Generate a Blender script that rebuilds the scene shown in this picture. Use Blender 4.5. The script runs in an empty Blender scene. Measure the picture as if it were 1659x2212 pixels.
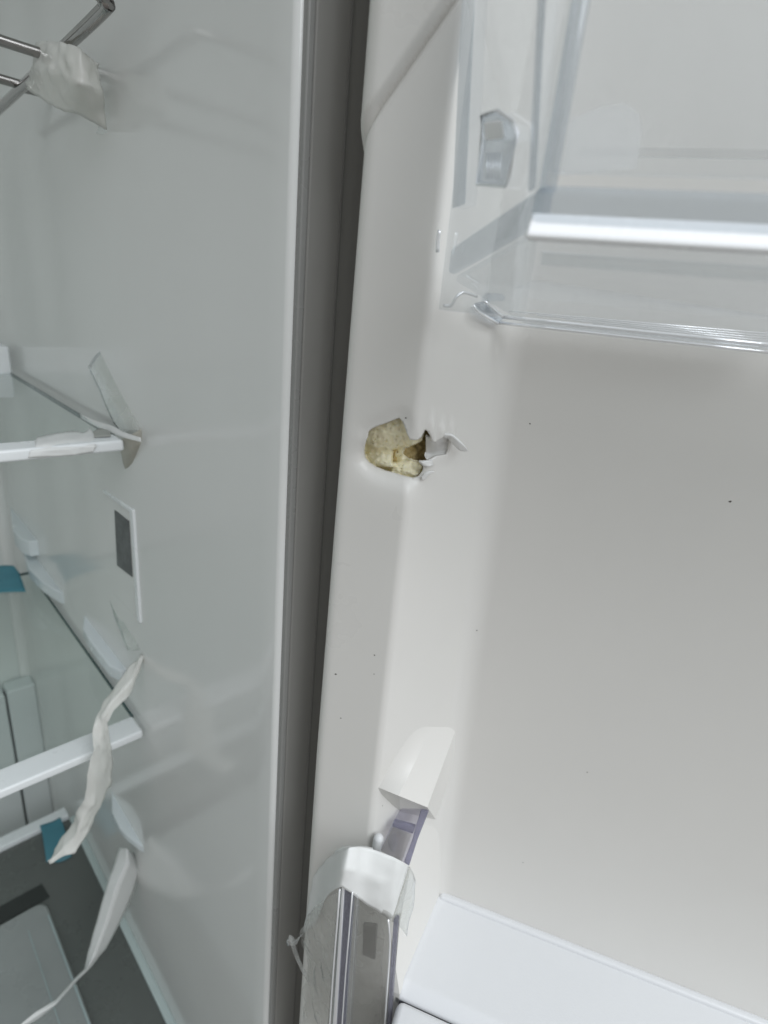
import bpy, bmesh, math, random
import numpy as np
from mathutils import Vector, Matrix, noise
from mathutils.geometry import delaunay_2d_cdt
random.seed(4)
R = math.radians
S = bpy.context.scene
C = S.collection

# ------------------------------------------------------------------ camera
F_PX, CX, CY = 1230.62, 829.5, 1106.0          # focal length and centre for a 1659 x 2212 picture
YAW, PITCH, ROLL, DOOR_A = R(45.1503), R(20.1592), R(5.6069), R(-62.4824)
cy_, sy_, cp_, sp_ = math.cos(YAW), math.sin(YAW), math.cos(PITCH), math.sin(PITCH)
FWD = Vector((sy_*cp_, cy_*cp_, -sp_)); r0 = Vector((cy_, -sy_, 0)); u0 = r0.cross(FWD)
RGT = r0*math.cos(ROLL) + u0*math.sin(ROLL); UPV = u0*math.cos(ROLL) - r0*math.sin(ROLL)
cam_d = bpy.data.cameras.new('camera'); cam = bpy.data.objects.new('camera', cam_d); C.objects.link(cam)
cam_d.sensor_fit = 'VERTICAL'; cam_d.sensor_height = 36.0; cam_d.lens = 36.0*F_PX/2212
cam_d.clip_start = .01; cam_d.clip_end = 50
cam.matrix_world = Matrix(((RGT.x, UPV.x, -FWD.x, 0), (RGT.y, UPV.y, -FWD.y, 0), (RGT.z, UPV.z, -FWD.z, 0), (0, 0, 0, 1)))
cam_d.dof.use_dof = True; cam_d.dof.focus_distance = .29; cam_d.dof.aperture_fstop = 8.5
S.camera = cam

# ------------------------------------------------------------------ light
W = bpy.data.worlds.new('World'); S.world = W; W.use_nodes = True
wn = W.node_tree; wn.nodes.clear()
wo = wn.nodes.new('ShaderNodeOutputWorld'); wb = wn.nodes.new('ShaderNodeBackground')
tc = wn.nodes.new('ShaderNodeTexCoord'); sx = wn.nodes.new('ShaderNodeSeparateXYZ'); rp = wn.nodes.new('ShaderNodeValToRGB')
wn.links.new(tc.outputs['Generated'], sx.inputs[0]); 
mp = wn.nodes.new('ShaderNodeMapRange'); mp.inputs[1].default_value = -1; mp.inputs[2].default_value = 1
wn.links.new(sx.outputs['Z'], mp.inputs[0]); wn.links.new(mp.outputs[0], rp.inputs[0]); wn.links.new(rp.outputs[0], wb.inputs[0])
rp.color_ramp.elements[0].position = .25; rp.color_ramp.elements[0].color = (.30, .29, .28, 1)
rp.color_ramp.elements[1].position = .85; rp.color_ramp.elements[1].color = (.95, 1.0, 1.06, 1)
e_ = rp.color_ramp.elements.new(.5); e_.color = (.47, .45, .415, 1)
wb.inputs[1].default_value = .80
wn.links.new(wb.outputs[0], wo.inputs[0])

def area(name, loc, target, size, power, col):
    l = bpy.data.lights.new(name, 'AREA'); l.shape = 'RECTANGLE'; l.size = size[0]; l.size_y = size[1]
    l.energy = power; l.color = col
    o = bpy.data.objects.new(name, l); C.objects.link(o); o.location = loc
    o.rotation_euler = (Vector(target)-Vector(loc)).to_track_quat('-Z', 'Y').to_euler()
area('window_light', (.20, -1.32, 1.18), (.2, .2, -.2), (1.4, 1.2), 35.0, (.93, .965, 1.0))
S.view_settings.view_transform = 'Standard'; S.view_settings.look = 'None'
S.view_settings.exposure = 0; S.view_settings.gamma = 1
S.cycles.use_denoising = True
S.cycles.max_bounces = 14; S.cycles.transmission_bounces = 12; S.cycles.transparent_max_bounces = 24; S.cycles.diffuse_bounces = 6
S.cycles.caustics_refractive = True; S.cycles.sample_clamp_indirect = 4

# ------------------------------------------------------------------ geometry helpers
A_ = Vector((math.cos(DOOR_A), math.sin(DOOR_A), 0))      # along the door, away from the hinge
N_ = Vector((A_.y, -A_.x, 0))                             # out of the door's inner face
P0 = Vector((.2, .235, 0))                                # hinge-side edge of the door's inner face
CU, CH = -P0.dot(A_), -P0.dot(N_)
def dw(u, h, z): return P0 + A_*u + N_*h + Vector((0, 0, z))   # door coordinates -> world
def ray(x, y): return RGT*((x-CX)/F_PX) + UPV*(-(y-CY)/F_PX) + FWD
def on(x, y, X=None, Y=None, Z=None, h=None, u=None):
    d = ray(x, y)
    if X is not None: t = X/d.x
    elif Y is not None: t = Y/d.y
    elif Z is not None: t = Z/d.z
    elif h is not None: t = (h-CH)/d.dot(N_)
    else: t = (u-CU)/d.dot(A_)
    return d*t

ORG = {}
def empty(name, loc, label, cat, group=None):
    o = bpy.data.objects.new(name, None); C.objects.link(o); o.location = loc; ORG[o.name] = Vector(loc)
    o.empty_display_size = .02
    tag(o, label, cat, group); return o
def tag(o, label=None, cat=None, group=None, kind=None):
    if label: o['label'] = label
    if cat: o['category'] = cat
    if group: o['group'] = group
    if kind: o['kind'] = kind
    return o
def mesh(name, verts, faces, mat, parent=None, smooth=False, label=None, bevel=0, solid=0, soff=-1, sub=0, seg=3, weld=False):
    verts = [Vector(v) for v in verts]
    if parent is not None: org = ORG[parent.name]
    else:
        org = sum(verts, Vector())/len(verts); org.z = min(v.z for v in verts)
    me = bpy.data.meshes.new(name); me.from_pydata([tuple(v-org) for v in verts], [], faces); me.update()
    me.materials.append(mat)
    if smooth: me.polygons.foreach_set('use_smooth', [True]*len(me.polygons))
    o = bpy.data.objects.new(name, me); C.objects.link(o)
    if parent is None: o.location = org
    else: o.parent = parent
    ORG[o.name] = org
    if label: o['label'] = label
    if weld:
        m = o.modifiers.new('weld', 'WELD'); m.merge_threshold = 1e-5
    if solid:
        m = o.modifiers.new('solid', 'SOLIDIFY'); m.thickness = solid; m.offset = soff
    if bevel:
        m = o.modifiers.new('bevel', 'BEVEL'); m.width = bevel; m.segments = seg; m.limit_method = 'ANGLE'; m.angle_limit = R(30)
        me.polygons.foreach_set('use_smooth', [True]*len(me.polygons))
        m2 = o.modifiers.new('wn', 'WEIGHTED_NORMAL')
    if sub:
        m = o.modifiers.new('sub', 'SUBSURF'); m.levels = sub; m.render_levels = sub
    return o
def box_vf(p, ex, ey, ez):
    """box from corner p and three edge vectors"""
    p = Vector(p); ex, ey, ez = Vector(ex), Vector(ey), Vector(ez)
    v = [p, p+ex, p+ex+ey, p+ey, p+ez, p+ex+ez, p+ex+ey+ez, p+ey+ez]
    f = [(0,3,2,1), (4,5,6,7), (0,1,5,4), (1,2,6,5), (2,3,7,6), (3,0,4,7)]
    if ex.cross(ey).dot(ez) < 0: f = [tuple(reversed(q)) for q in f]
    return v, f
def wbox(name, lo, hi, mat, parent=None, **k):
    v, f = box_vf(lo, (hi[0]-lo[0], 0, 0), (0, hi[1]-lo[1], 0), (0, 0, hi[2]-lo[2]))
    return mesh(name, v, f, mat, parent, **k)
def dbox(name, u, h, z, mat, parent=None, **k):
    v, f = box_vf(dw(u[0], h[0], z[0]), A_*(u[1]-u[0]), N_*(h[1]-h[0]), (0, 0, z[1]-z[0]))
    return mesh(name, v, f, mat, parent, **k)
def slab_vf(pts, vec):
    n = len(pts); vec = Vector(vec); v = [Vector(p) for p in pts] + [Vector(p)+vec for p in pts]
    nn = Vector()
    for i in range(n): nn += Vector(pts[i]).cross(Vector(pts[(i+1) % n]))
    f = [tuple(range(n)), tuple(reversed(range(n, 2*n)))] + [(i, i+n, (i+1) % n+n, (i+1) % n) for i in range(n)]
    if nn.dot(vec) > 0: f = [tuple(reversed(q)) for q in f]
    return v, f
def slab(name, pts, vec, mat, parent=None, **k):
    v, f = slab_vf(pts, vec); return mesh(name, v, f, mat, parent, **k)
def catmull(P, n):
    P = [Vector(p) for p in P]; out = []
    Q = [P[0]*2-P[1]] + P + [P[-1]*2-P[-2]]
    for i in range(len(P)-1):
        a, b, c, d = Q[i:i+4]
        for j in range(n):
            t = j/n
            out.append(.5*((2*b)+(c-a)*t+(2*a-5*b+4*c-d)*t*t+(3*b-a-3*c+d)*t**3))
    out.append(P[-1]); return out
def sheet_vf(rows, n=6, m=8, wr=0, ws=60, seed=0, linear=False, crease=0, edge=0):
    """rows = list of lists of 3D points (same count); smooth along rows, m columns across"""
    k = len(rows[0])
    cols = []
    for j in range(k):
        col = [r[j] for r in rows]
        if linear:
            o = []
            for i in range(len(col)-1): o += [Vector(col[i]).lerp(Vector(col[i+1]), t/n) for t in range(n)]
            cols.append(o+[Vector(col[-1])])
        else: cols.append(catmull(col, n))
    L = len(cols[0]); g = []
    for i in range(L):
        line = [c[i] for c in cols]; row = []
        for j in range(k-1):
            for t in range(m): row.append(line[j].lerp(line[j+1], t/m))
        row.append(line[-1]); g.append(row)
    K = len(g[0])
    nrm = []
    for i in range(L):
        for j in range(K):
            a = g[min(i+1, L-1)][j]-g[max(i-1, 0)][j]; b = g[i][min(j+1, K-1)]-g[i][max(j-1, 0)]
            q = a.cross(b); nrm.append(q.normalized() if q.length > 1e-12 else Vector((0, 0, 1)))
    v = []
    for i in range(L):
        for j in range(K):
            p = g[i][j]
            d = wr*(noise.noise(p*ws+Vector((seed, 0, 0)))+.5*noise.noise(p*ws*2.3+Vector((0, seed, 5))))
            if crease: d += crease*abs(noise.noise(p*ws*.7+Vector((seed, 9, 0))))
            q = p+nrm[i*K+j]*d
            if edge and (i in (0, L-1)):
                q = q + (g[min(i+1, L-1)][j]-g[max(i-1, 0)][j]).normalized()*edge*noise.noise(p*260)
            v.append(q)
    f = [(i*K+j, i*K+j+1, (i+1)*K+j+1, (i+1)*K+j) for i in range(L-1) for j in range(K-1)]
    return v, f
def sheet(name, rows, mat, parent=None, solid=0, label=None, **k):
    v, f = sheet_vf(rows, **k); return mesh(name, v, f, mat, parent, smooth=True, solid=solid, label=label)
def tube_vf(path, r, seg=14, n=8, linear=False, cap=True):
    P = [Vector(p) for p in path] if linear else catmull(path, n)
    v = []; f = []
    up = Vector((0, 0, 1))
    for i, p in enumerate(P):
        t = (P[min(i+1, len(P)-1)]-P[max(i-1, 0)]).normalized()
        a = t.cross(up)
        if a.length < .2: a = t.cross(Vector((1, 0, 0)))
        a.normalize(); b = t.cross(a)
        rr = r[min(i, len(r)-1)] if isinstance(r, list) else r
        for s in range(seg):
            w = 2*math.pi*s/seg; v.append(p+a*math.cos(w)*rr+b*math.sin(w)*rr)
    for i in range(len(P)-1):
        for s in range(seg): f.append((i*seg+s, i*seg+(s+1) % seg, (i+1)*seg+(s+1) % seg, (i+1)*seg+s))
    if cap: f += [tuple(reversed(range(seg))), tuple((len(P)-1)*seg+s for s in range(seg))]
    return v, f
def tube(name, path, r, mat, parent=None, label=None, **k):
    v, f = tube_vf(path, r, **k); return mesh(name, v, f, mat, parent, smooth=True, label=label)
def join(vfs):
    V, F_ = [], []
    for v, f in vfs:
        b = len(V); V += list(v); F_ += [tuple(i+b for i in q) for q in f]
    return V, F_

# ------------------------------------------------------------------ materials
def M(name, col, rough=.4, spec=.5, metal=0, trans=0, ior=1.49, alpha=1, sss=0, bump=0, bscale=400, mottle=0, mscale=6, specks=0, coat=0, mix=0, tcol=(1, 1, 1), translu=0, bdist=.001, blotch=0):
    m = bpy.data.materials.new(name); m.use_nodes = True; nt = m.node_tree; N = nt.nodes; L = nt.links
    b = N['Principled BSDF']; out = N['Material Output']
    b.inputs['Base Color'].default_value = (*col, 1); b.inputs['Roughness'].default_value = rough
    b.inputs['Specular IOR Level'].default_value = spec; b.inputs['Metallic'].default_value = metal
    b.inputs['Transmission Weight'].default_value = trans; b.inputs['IOR'].default_value = ior
    b.inputs['Coat Weight'].default_value = coat; b.inputs['Coat Roughness'].default_value = .06
    if sss:
        b.inputs['Subsurface Weight'].default_value = sss; b.inputs['Subsurface Radius'].default_value = (.006, .005, .003); b.inputs['Subsurface Scale'].default_value = 1
    co = N.new('ShaderNodeTexCoord')
    def nz(scale, detail=4, r=.6):
        t = N.new('ShaderNodeTexNoise'); t.inputs['Scale'].default_value = scale; t.inputs['Detail'].default_value = detail; t.inputs['Roughness'].default_value = r
        L.new(co.outputs['Object'], t.inputs['Vector']); return t
    cur = None
    if mottle:
        t = nz(mscale); r = N.new('ShaderNodeMapRange'); r.inputs[1].default_value = .3; r.inputs[2].default_value = .7
        r.inputs[3].default_value = 1-mottle; r.inputs[4].default_value = 1+mottle*.4
        L.new(t.outputs[0], r.inputs[0])
        mx = N.new('ShaderNodeMix'); mx.data_type = 'RGBA'; mx.blend_type = 'MULTIPLY'; mx.inputs[0].default_value = 1
        mx.inputs[6].default_value = (*col, 1); L.new(r.outputs[0], mx.inputs[7]); cur = mx.outputs[2]
        rr = N.new('ShaderNodeMapRange'); rr.inputs[1].default_value = .3; rr.inputs[2].default_value = .7
        rr.inputs[3].default_value = max(.02, rough*.8); rr.inputs[4].default_value = min(1, rough*1.2)
        t2 = nz(mscale*3.1); L.new(t2.outputs[0], rr.inputs[0]); L.new(rr.outputs[0], b.inputs['Roughness'])
    if specks:
        vo = N.new('ShaderNodeTexVoronoi'); vo.inputs['Scale'].default_value = 42; L.new(co.outputs['Object'], vo.inputs['Vector'])
        lt = N.new('ShaderNodeMath'); lt.operation = 'LESS_THAN'; lt.inputs[1].default_value = .022*specks; L.new(vo.outputs['Distance'], lt.inputs[0])
        sc = N.new('ShaderNodeSeparateColor'); L.new(vo.outputs['Color'], sc.inputs[0])
        gt = N.new('ShaderNodeMath'); gt.operation = 'GREATER_THAN'; gt.inputs[1].default_value = .8; L.new(sc.outputs[0], gt.inputs[0])
        ml = N.new('ShaderNodeMath'); ml.operation = 'MULTIPLY'; L.new(lt.outputs[0], ml.inputs[0]); L.new(gt.outputs[0], ml.inputs[1])
        m8 = N.new('ShaderNodeMath'); m8.operation = 'MULTIPLY'; m8.inputs[1].default_value = .75; L.new(ml.outputs[0], m8.inputs[0])
        mx = N.new('ShaderNodeMix'); mx.data_type = 'RGBA'; L.new(m8.outputs[0], mx.inputs[0])
        if cur: L.new(cur, mx.inputs[6])
        else: mx.inputs[6].default_value = (*col, 1)
        mx.inputs[7].default_value = (.06, .055, .05, 1); cur = mx.outputs[2]
    if blotch:
        t = nz(blotch, 5, .65); cr = N.new('ShaderNodeValToRGB'); L.new(t.outputs[0], cr.inputs[0])
        cr.color_ramp.elements[0].position = .35; cr.color_ramp.elements[0].color = tuple(c*.62 for c in (col[0], col[1]*.93, col[2]*.75))+(1,)
        cr.color_ramp.elements[1].position = .62; cr.color_ramp.elements[1].color = (*col, 1); cur = cr.outputs[0]
    if cur: L.new(cur, b.inputs['Base Color'])
    if bump:
        t = nz(bscale, 3); bp = N.new('ShaderNodeBump'); bp.inputs['Strength'].default_value = bump; bp.inputs['Distance'].default_value = bdist
        L.new(t.outputs[0], bp.inputs['Height']); L.new(bp.outputs[0], b.inputs['Normal'])
    sh = b.outputs[0]
    if translu:
        tr = N.new('ShaderNodeBsdfTranslucent'); tr.inputs[0].default_value = (*col, 1)
        ms = N.new('ShaderNodeMixShader'); ms.inputs[0].default_value = translu; L.new(sh, ms.inputs[1]); L.new(tr.outputs[0], ms.inputs[2]); sh = ms.outputs[0]
    if mix:
        tp = N.new('ShaderNodeBsdfTransparent'); tp.inputs[0].default_value = (*tcol, 1)
        ms = N.new('ShaderNodeMixShader'); ms.inputs[0].default_value = mix; L.new(sh, ms.inputs[1]); L.new(tp.outputs[0], ms.inputs[2]); sh = ms.outputs[0]
    L.new(sh, out.inputs['Surface'])
    return m
def glassy(name, tint, refl=1.0, rough=.03, haze=0.0, hcol=(.8, .8, .8), bump=0, bscale=40, edge=None):
    """clear sheet: fresnel gloss over a tinted see-through layer, a little milky haze"""
    m = bpy.data.materials.new(name); m.use_nodes = True; nt = m.node_tree; N = nt.nodes; L = nt.links
    N.remove(N['Principled BSDF']); out = N['Material Output']
    tp = N.new('ShaderNodeBsdfTransparent'); tp.inputs[0].default_value = (*tint, 1)
    gl = N.new('ShaderNodeBsdfGlossy'); gl.inputs['Roughness'].default_value = rough; gl.inputs[0].default_value = (.95, .97, 1, 1)
    fr = N.new('ShaderNodeFresnel'); fr.inputs[0].default_value = 1.49
    mu = N.new('ShaderNodeMath'); mu.operation = 'MULTIPLY'; mu.inputs[1].default_value = refl; mu.use_clamp = True
    ge = N.new('ShaderNodeNewGeometry'); inv = N.new('ShaderNodeMath'); inv.operation = 'SUBTRACT'; inv.inputs[0].default_value = 1; L.new(ge.outputs['Backfacing'], inv.inputs[1])
    m_b = N.new('ShaderNodeMath'); m_b.operation = 'MULTIPLY'; L.new(fr.outputs[0], m_b.inputs[0]); L.new(inv.outputs[0], m_b.inputs[1])
    L.new(m_b.outputs[0], mu.inputs[0])
    base = tp.outputs[0]
    if haze:
        df = N.new('ShaderNodeBsdfDiffuse'); df.inputs[0].default_value = (*hcol, 1); tl = N.new('ShaderNodeBsdfTranslucent'); tl.inputs[0].default_value = (*hcol, 1)
        m0 = N.new('ShaderNodeMixShader'); m0.inputs[0].default_value = .5; L.new(df.outputs[0], m0.inputs[1]); L.new(tl.outputs[0], m0.inputs[2])
        m1 = N.new('ShaderNodeMixShader'); L.new(base, m1.inputs[1]); L.new(m0.outputs[0], m1.inputs[2])
        co = N.new('ShaderNodeTexCoord'); t = N.new('ShaderNodeTexNoise'); t.inputs['Scale'].default_value = 35; L.new(co.outputs['Object'], t.inputs['Vector'])
        mr = N.new('ShaderNodeMapRange'); mr.inputs[1].default_value = .3; mr.inputs[2].default_value = .7; mr.inputs[3].default_value = haze*.5; mr.inputs[4].default_value = min(1, haze*1.5)
        L.new(t.outputs[0], mr.inputs[0]); L.new(mr.outputs[0], m1.inputs[0]); base = m1.outputs[0]
    m2 = N.new('ShaderNodeMixShader'); L.new(mu.outputs[0], m2.inputs[0]); L.new(base, m2.inputs[1]); L.new(gl.outputs[0], m2.inputs[2])
    if bump:
        co = N.new('ShaderNodeTexCoord'); t = N.new('ShaderNodeTexNoise'); t.inputs['Scale'].default_value = bscale; t.inputs['Detail'].default_value = 5; L.new(co.outputs['Object'], t.inputs['Vector'])
        bp = N.new('ShaderNodeBump'); bp.inputs['Strength'].default_value = bump; bp.inputs['Distance'].default_value = .004; L.new(t.outputs[0], bp.inputs['Height'])
        L.new(bp.outputs[0], gl.inputs['Normal']); L.new(bp.outputs[0], fr.inputs['Normal'])
    L.new(m2.outputs[0], out.inputs['Surface']); return m

m_liner = M('door_liner_plastic', (.72, .708, .678), rough=.34, spec=.45, mottle=.03, mscale=5, specks=1.0, bump=.05, bscale=900, bdist=.0004)
m_wall = M('cabinet_wall_plastic', (.765, .775, .76), rough=.135, spec=.5, mottle=.03, mscale=3, bump=.02, bscale=60)
m_back = M('cabinet_back_plastic', (.70, .73, .715), rough=.35, spec=.4, mottle=.05, mscale=4)
m_edge = M('grey_painted_steel', (.275, .27, .255), rough=.45, spec=.35, mottle=.05, mscale=8, specks=.6, bump=.1, bscale=1200, bdist=.0002)
m_rim = M('grey_lip_plastic', (.27, .27, .26), rough=.3, mottle=.03)
m_white = M('white_trim_plastic', (.80, .83, .84), rough=.3, mottle=.03, mscale=10)
m_ledge = M('white_satin_plastic', (.69, .70, .712), rough=.38, mottle=.02, bump=.15, bscale=700, bdist=.0006, specks=.8)
m_dark = M('dark_tinted_cover', (.115, .125, .117), rough=.28, mottle=.1, mscale=5)
m_bin = M('drawer_shell_plastic', (.28, .30, .293), rough=.3, mottle=.12, mscale=6)
m_seam = M('dark_seam', (.01, .01, .015), rough=.6)
m_grille = M('vent_grille_grey', (.14, .15, .15), rough=.6, mottle=.3, mscale=50, bump=.4, bscale=300)
m_chrome = M('chrome_steel', (.34, .33, .32), rough=.16, metal=1, mottle=.1, mscale=20)
m_foam = M('insulation_foam', (.92, .86, .63), rough=.9, spec=.1, sss=.25, bump=.22, bscale=1300, bdist=.0006, mottle=.08, mscale=150)
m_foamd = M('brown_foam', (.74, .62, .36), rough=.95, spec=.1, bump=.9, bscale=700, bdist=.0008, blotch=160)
m_skin = M('torn_liner_plastic', (.90, .90, .89), rough=.42, spec=.4, translu=.18, bump=.12, bscale=500, bdist=.0004)
m_tape = M('packing_tape', (.92, .92, .89), rough=.20, spec=.5, translu=.35, mix=.16, bump=.1, bscale=180)
m_tape_w = M('white_packing_tape', (.88, .89, .88), rough=.45, spec=.4, translu=.2, mix=.04, bump=.1, bscale=300, bdist=.0004)
m_tape_c = glassy('clear_packing_tape', (.95, .96, .95), 1.3, .12, .26, (.92, .93, .91), bump=.2, bscale=60)
m_film = glassy('crinkled_clear_film', (.95, .955, .95), 2.2, .12, .26, (.9, .9, .87), bump=.6, bscale=110)
m_teal = M('blue_packing_tape', (.18, .46, .55), rough=.35, spec=.4, mix=.40, tcol=(.25, .6, .7), translu=.2, mottle=.1, mscale=30)
m_glass = glassy('shelf_glass', (.95, .975, .962), 1.0, .02)
m_gedge = M('glass_edge_green', (.035, .075, .075), rough=.2)
m_clear = glassy('clear_bin_plastic', (.955, .962, .965), 1.5, .05, .10, (.97, .98, .98), bump=.12, bscale=25)
m_solid = M('clear_bin_solid', (.90, .93, .97), rough=.03, trans=1, ior=1.46, mix=.35, tcol=(.80, .85, .90))
m_blue = glassy('bluish_clear_plastic', (.865, .885, .90), 1.2, .08, .14, (.72, .755, .79))
m_purple = M('purple_edge_plastic', (.50, .50, .60), rough=.12, trans=.75, ior=1.46, mix=.3, tcol=(.7, .7, .78))
m_white2 = M('highlight_white', (.97, .975, .98), rough=.28, metal=.3)  # white that stands in for a highlight on the clear bin
m_hilite = M('edge_highlight', (.97, .98, 1), rough=.10, metal=.6)  # glints on clear plastic edges, put into a bright metallic tone

# ================================================================== REFRIGERATOR
fridge = empty('refrigerator', (.18, .6, -1.1), 'open refrigerator with glossy grey compartment and a white door with a torn hole', 'refrigerator')
XW, YB, YF = .16, .955, .229
Z0, Z1 = -1.10, .62
# right inner wall: long curved skin with soft corner into the back and a rounded lip at the front
prof = [(XW+.0030, YF+.0050), (XW+.0009, YF+.0051), (XW+.0002, YF+.0058), (XW, YF+.0070)]
prof += [(XW, y) for y in (.25, .3, .4, .5, .6, .7, .8, .88)]
for k in range(1, 9):
    w = k/8*math.pi/2; prof.append((XW-.016*(1-math.cos(w)), .939+.016*math.sin(w)))
zs = [Z0+(Z1-Z0)*i/20 for i in range(21)]
v = [(x, y, z) for z in zs for x, y in prof]; K = len(prof)
f = [(i*K+j, (i+1)*K+j, (i+1)*K+j+1, i*K+j+1) for i in range(20) for j in range(K-1)]
side = mesh('side_wall', v, f, m_wall, fridge, smooth=True, solid=.002, soff=1)
# back wall with stepped duct panels
back = wbox('back_wall', (-.80, YB, Z0), (XW-.012, YB+.03, Z1), m_back, fridge)
bv = []
for x0, x1, z0, z1, t in ((.062, .094, -.60, .55, .012), (-.2, .052, -.60, .55, .018), (.104, .110, -.60, .5, .006)):
    bv.append(box_vf((x0, YB-t, z0), (x1-x0, 0, 0), (0, t-.0005, 0), (0, 0, z1-z0)))
V, F = join(bv); mesh('duct_cover', V, F, m_back, back, bevel=.006)
# pale lower panels on the back with a dark vertical joint
for x0, x1, zt in ((-.30, .1145, -.64), (.1175, .1575, -.636)):
    slab('back_panel', [(x0, YB-.035, -1.0), (x1, YB-.035, -1.0), (x1, YB-.035, zt), (x0, YB-.035, zt)], (0, .03, 0), M('pale_panel_plastic', (.66, .70, .70), rough=.35, mottle=.04), fridge, bevel=.003)
wbox('panel_joint', (.110, YB-.020, -1.0), (.122, YB-.015, -.645), m_seam, fridge)
# cabinet front edge (grey painted steel between the compartment and the door)
edge = wbox('cabinet_edge', (XW+.0048, YF, Z0), (.2058, YF+.45, Z1), m_edge, fridge, bevel=.0015)
wbox('edge_strip', (XW+.0012, YF-.0002, Z0), (XW+.0050, YF+.006, Z1), m_rim, fridge, bevel=.001)
wbox('edge_groove', (XW+.0225, YF-.0008, Z0), (XW+.0235, YF+.002, Z1), M('groove_grey', (.19, .187, .178), rough=.4), edge)
wbox('floor_panel', (-.80, YF+.02, -1.10), (XW, YB, -1.08), m_back, fridge)
wbox('roof_panel', (-.80, YF, .60), (XW+.002, YB, .62), m_back, fridge)
wbox('far_side_wall', (-.82, YF, Z0), (-.80, YB, Z1), m_back, fridge)

# air vent on the wall: frame, plate, grille
def wallpt(y, z, off): return Vector((XW-off, y, z))
vent = slab('air_vent', [wallpt(.4365, -.173, 0), wallpt(.505, -.176, 0), wallpt(.505, -.279, 0), wallpt(.4365, -.277, 0)], (-.0022, 0, 0), m_wall, fridge, bevel=.001)
fr_ = [slab_vf([wallpt(.4355, -.1725, -.0005), wallpt(.4425, -.1735, -.0005), wallpt(.4425, -.2765, -.0005), wallpt(.4355, -.2765, -.0005)], (-.0045, 0, 0)),
       slab_vf([wallpt(.4425, -.1735, -.0005), wallpt(.505, -.1765, -.0005), wallpt(.505, -.1795, -.0005), wallpt(.4425, -.1775, -.0005)], (-.0038, 0, 0))]
V, F = join(fr_); mesh('vent_frame', V, F, m_white, vent, bevel=.0011)
gp = [on(*q, X=XW-.0023) for q in ((248.5, 1102), (279, 1126), (286.5, 1246), (254, 1221))]
slab('vent_grille', gp, (-.0006, 0, 0), m_grille, vent)

# shelf support ledges moulded into the wall
def ledge(contact, outer, thick, mat, nm='support_ledge', za=None):
    za = za if za is not None else sum(on(*c, X=XW).z for c in contact)/len(contact)
    pts = [on(*c, X=XW+.0008) for c in contact]
    zc = [p.z for p in pts]
    po = [on(*o, Z=za) for o in outer]
    pts = [Vector((XW+.0008, p.y, za)) for p in pts]
    poly = [pts[1], pts[0]] + po
    return slab(nm, poly, (0, 0, -thick), mat, fridge, bevel=.002)
m_led = M('support_ledge_plastic', (.70, .75, .77), rough=.25, mottle=.03)
ledge([(183, 1328), (277, 1437)], [(178.5, 1357), (192, 1380), (208, 1402), (236, 1437), (262, 1449)], .014, m_led)
ledge([(44, 1197), (145, 1281)], [(62, 1228), (92, 1257), (111, 1269), (128, 1279)], .016, m_led, za=-.360)
ledge([(26, 1128), (86, 1163)], [(28, 1146), (44, 1163), (62, 1170)], .022, m_led, za=-.3275)
ledge([(241, 1704), (321, 1835)], [(242, 1754), (259, 1789), (276, 1806), (300, 1824)], .010, m_led)

# ------------------------------------------------------------------ glass shelves
def glass_shelf(z, yf, yb, label, tw, th, xe):
    s = empty('glass_shelf', (-.1, yf, z), label, 'shelf', 'glass shelves in the compartment')
    wbox('glass_pane', (-.66, yf+.006, z-.0045), (xe-.0005, yb, z-.0008), m_glass, s)
    for k in range(1):
        wbox('glass_edge', (xe-.0004, yf+tw, z-.0044), (xe+.0012, yb, z-.0010), m_gedge, s)
    wbox('front_trim', (-.66, yf, z-th), (xe, yf+tw, z), m_white, s, bevel=.0022)
    wbox('rear_edge', (-.66, yb+.0002, z-.0044), (xe, yb+.0014, z-.001), m_gedge, s)
    return s
def Zat(px, X): return on(*px, X=X)
p = Zat((268.5, 950.5), .150)
glass_shelf(p.z, p.y, .80, 'upper glass shelf whose white front trim is wrapped in torn tape', .022, .0085, .150)
wbox_ = None
blk = wbox('shelf_clip', (.03, .765, p.z-.004), (.152, .80, p.z+.028), m_white, bpy.data.objects['glass_shelf'], bevel=.003)
p2 = Zat((309, 1578), .1545)
glass_shelf(p2.z, p2.y, .83, 'lower glass shelf with a wide bare white front trim behind the twisted tape', .026, .0085, .1545)

# ------------------------------------------------------------------ crisper cover and drawer
z3 = -.785
cr = empty('crisper_drawer', (-.1, .4, z3-.1), 'dark crisper drawer with pale side rail at the bottom of the compartment', 'drawer')
wbox('cover', (-.6, .28, z3-.010), (.1495, .765, z3-.004), m_dark, cr)
wbox('rear_trim', (-.6, .765, z3-.006), (.150, .785, z3+.004), m_white, cr, bevel=.002)
wbox('side_rail', (.1497, .28, z3-.012), (.1585, .765, z3-.001), M('rail_plastic', (.50, .58, .57), rough=.25), cr, bevel=.002)
def rrect(pts, r, n=6):
    out = []
    for i, p in enumerate(pts):
        a = (pts[i-1]-p).normalized(); b = (pts[(i+1) % len(pts)]-p).normalized()
        for k in range(n+1):
            t = k/n; out.append((p+a*r*(1-t)).lerp(p+b*r*t, t) if False else (p+a*r)*(1-t)**2+p*2*t*(1-t)+(p+b*r)*t*t)
    return out
c1 = on(98, 1945, Z=z3); x1 = c1.x; y1 = c1.y
c2 = on(188, 2212, Z=z3)
poly = rrect([Vector((x1, y1, z3)), Vector((x1, .24, z3)), Vector((-.5, .24, z3)), Vector((-.5, y1, z3))], .016)
slab('drawer_shell', [q+Vector((0, 0, -.0035)) for q in poly], (0, 0, .006), m_bin, cr, bevel=.003)
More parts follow.
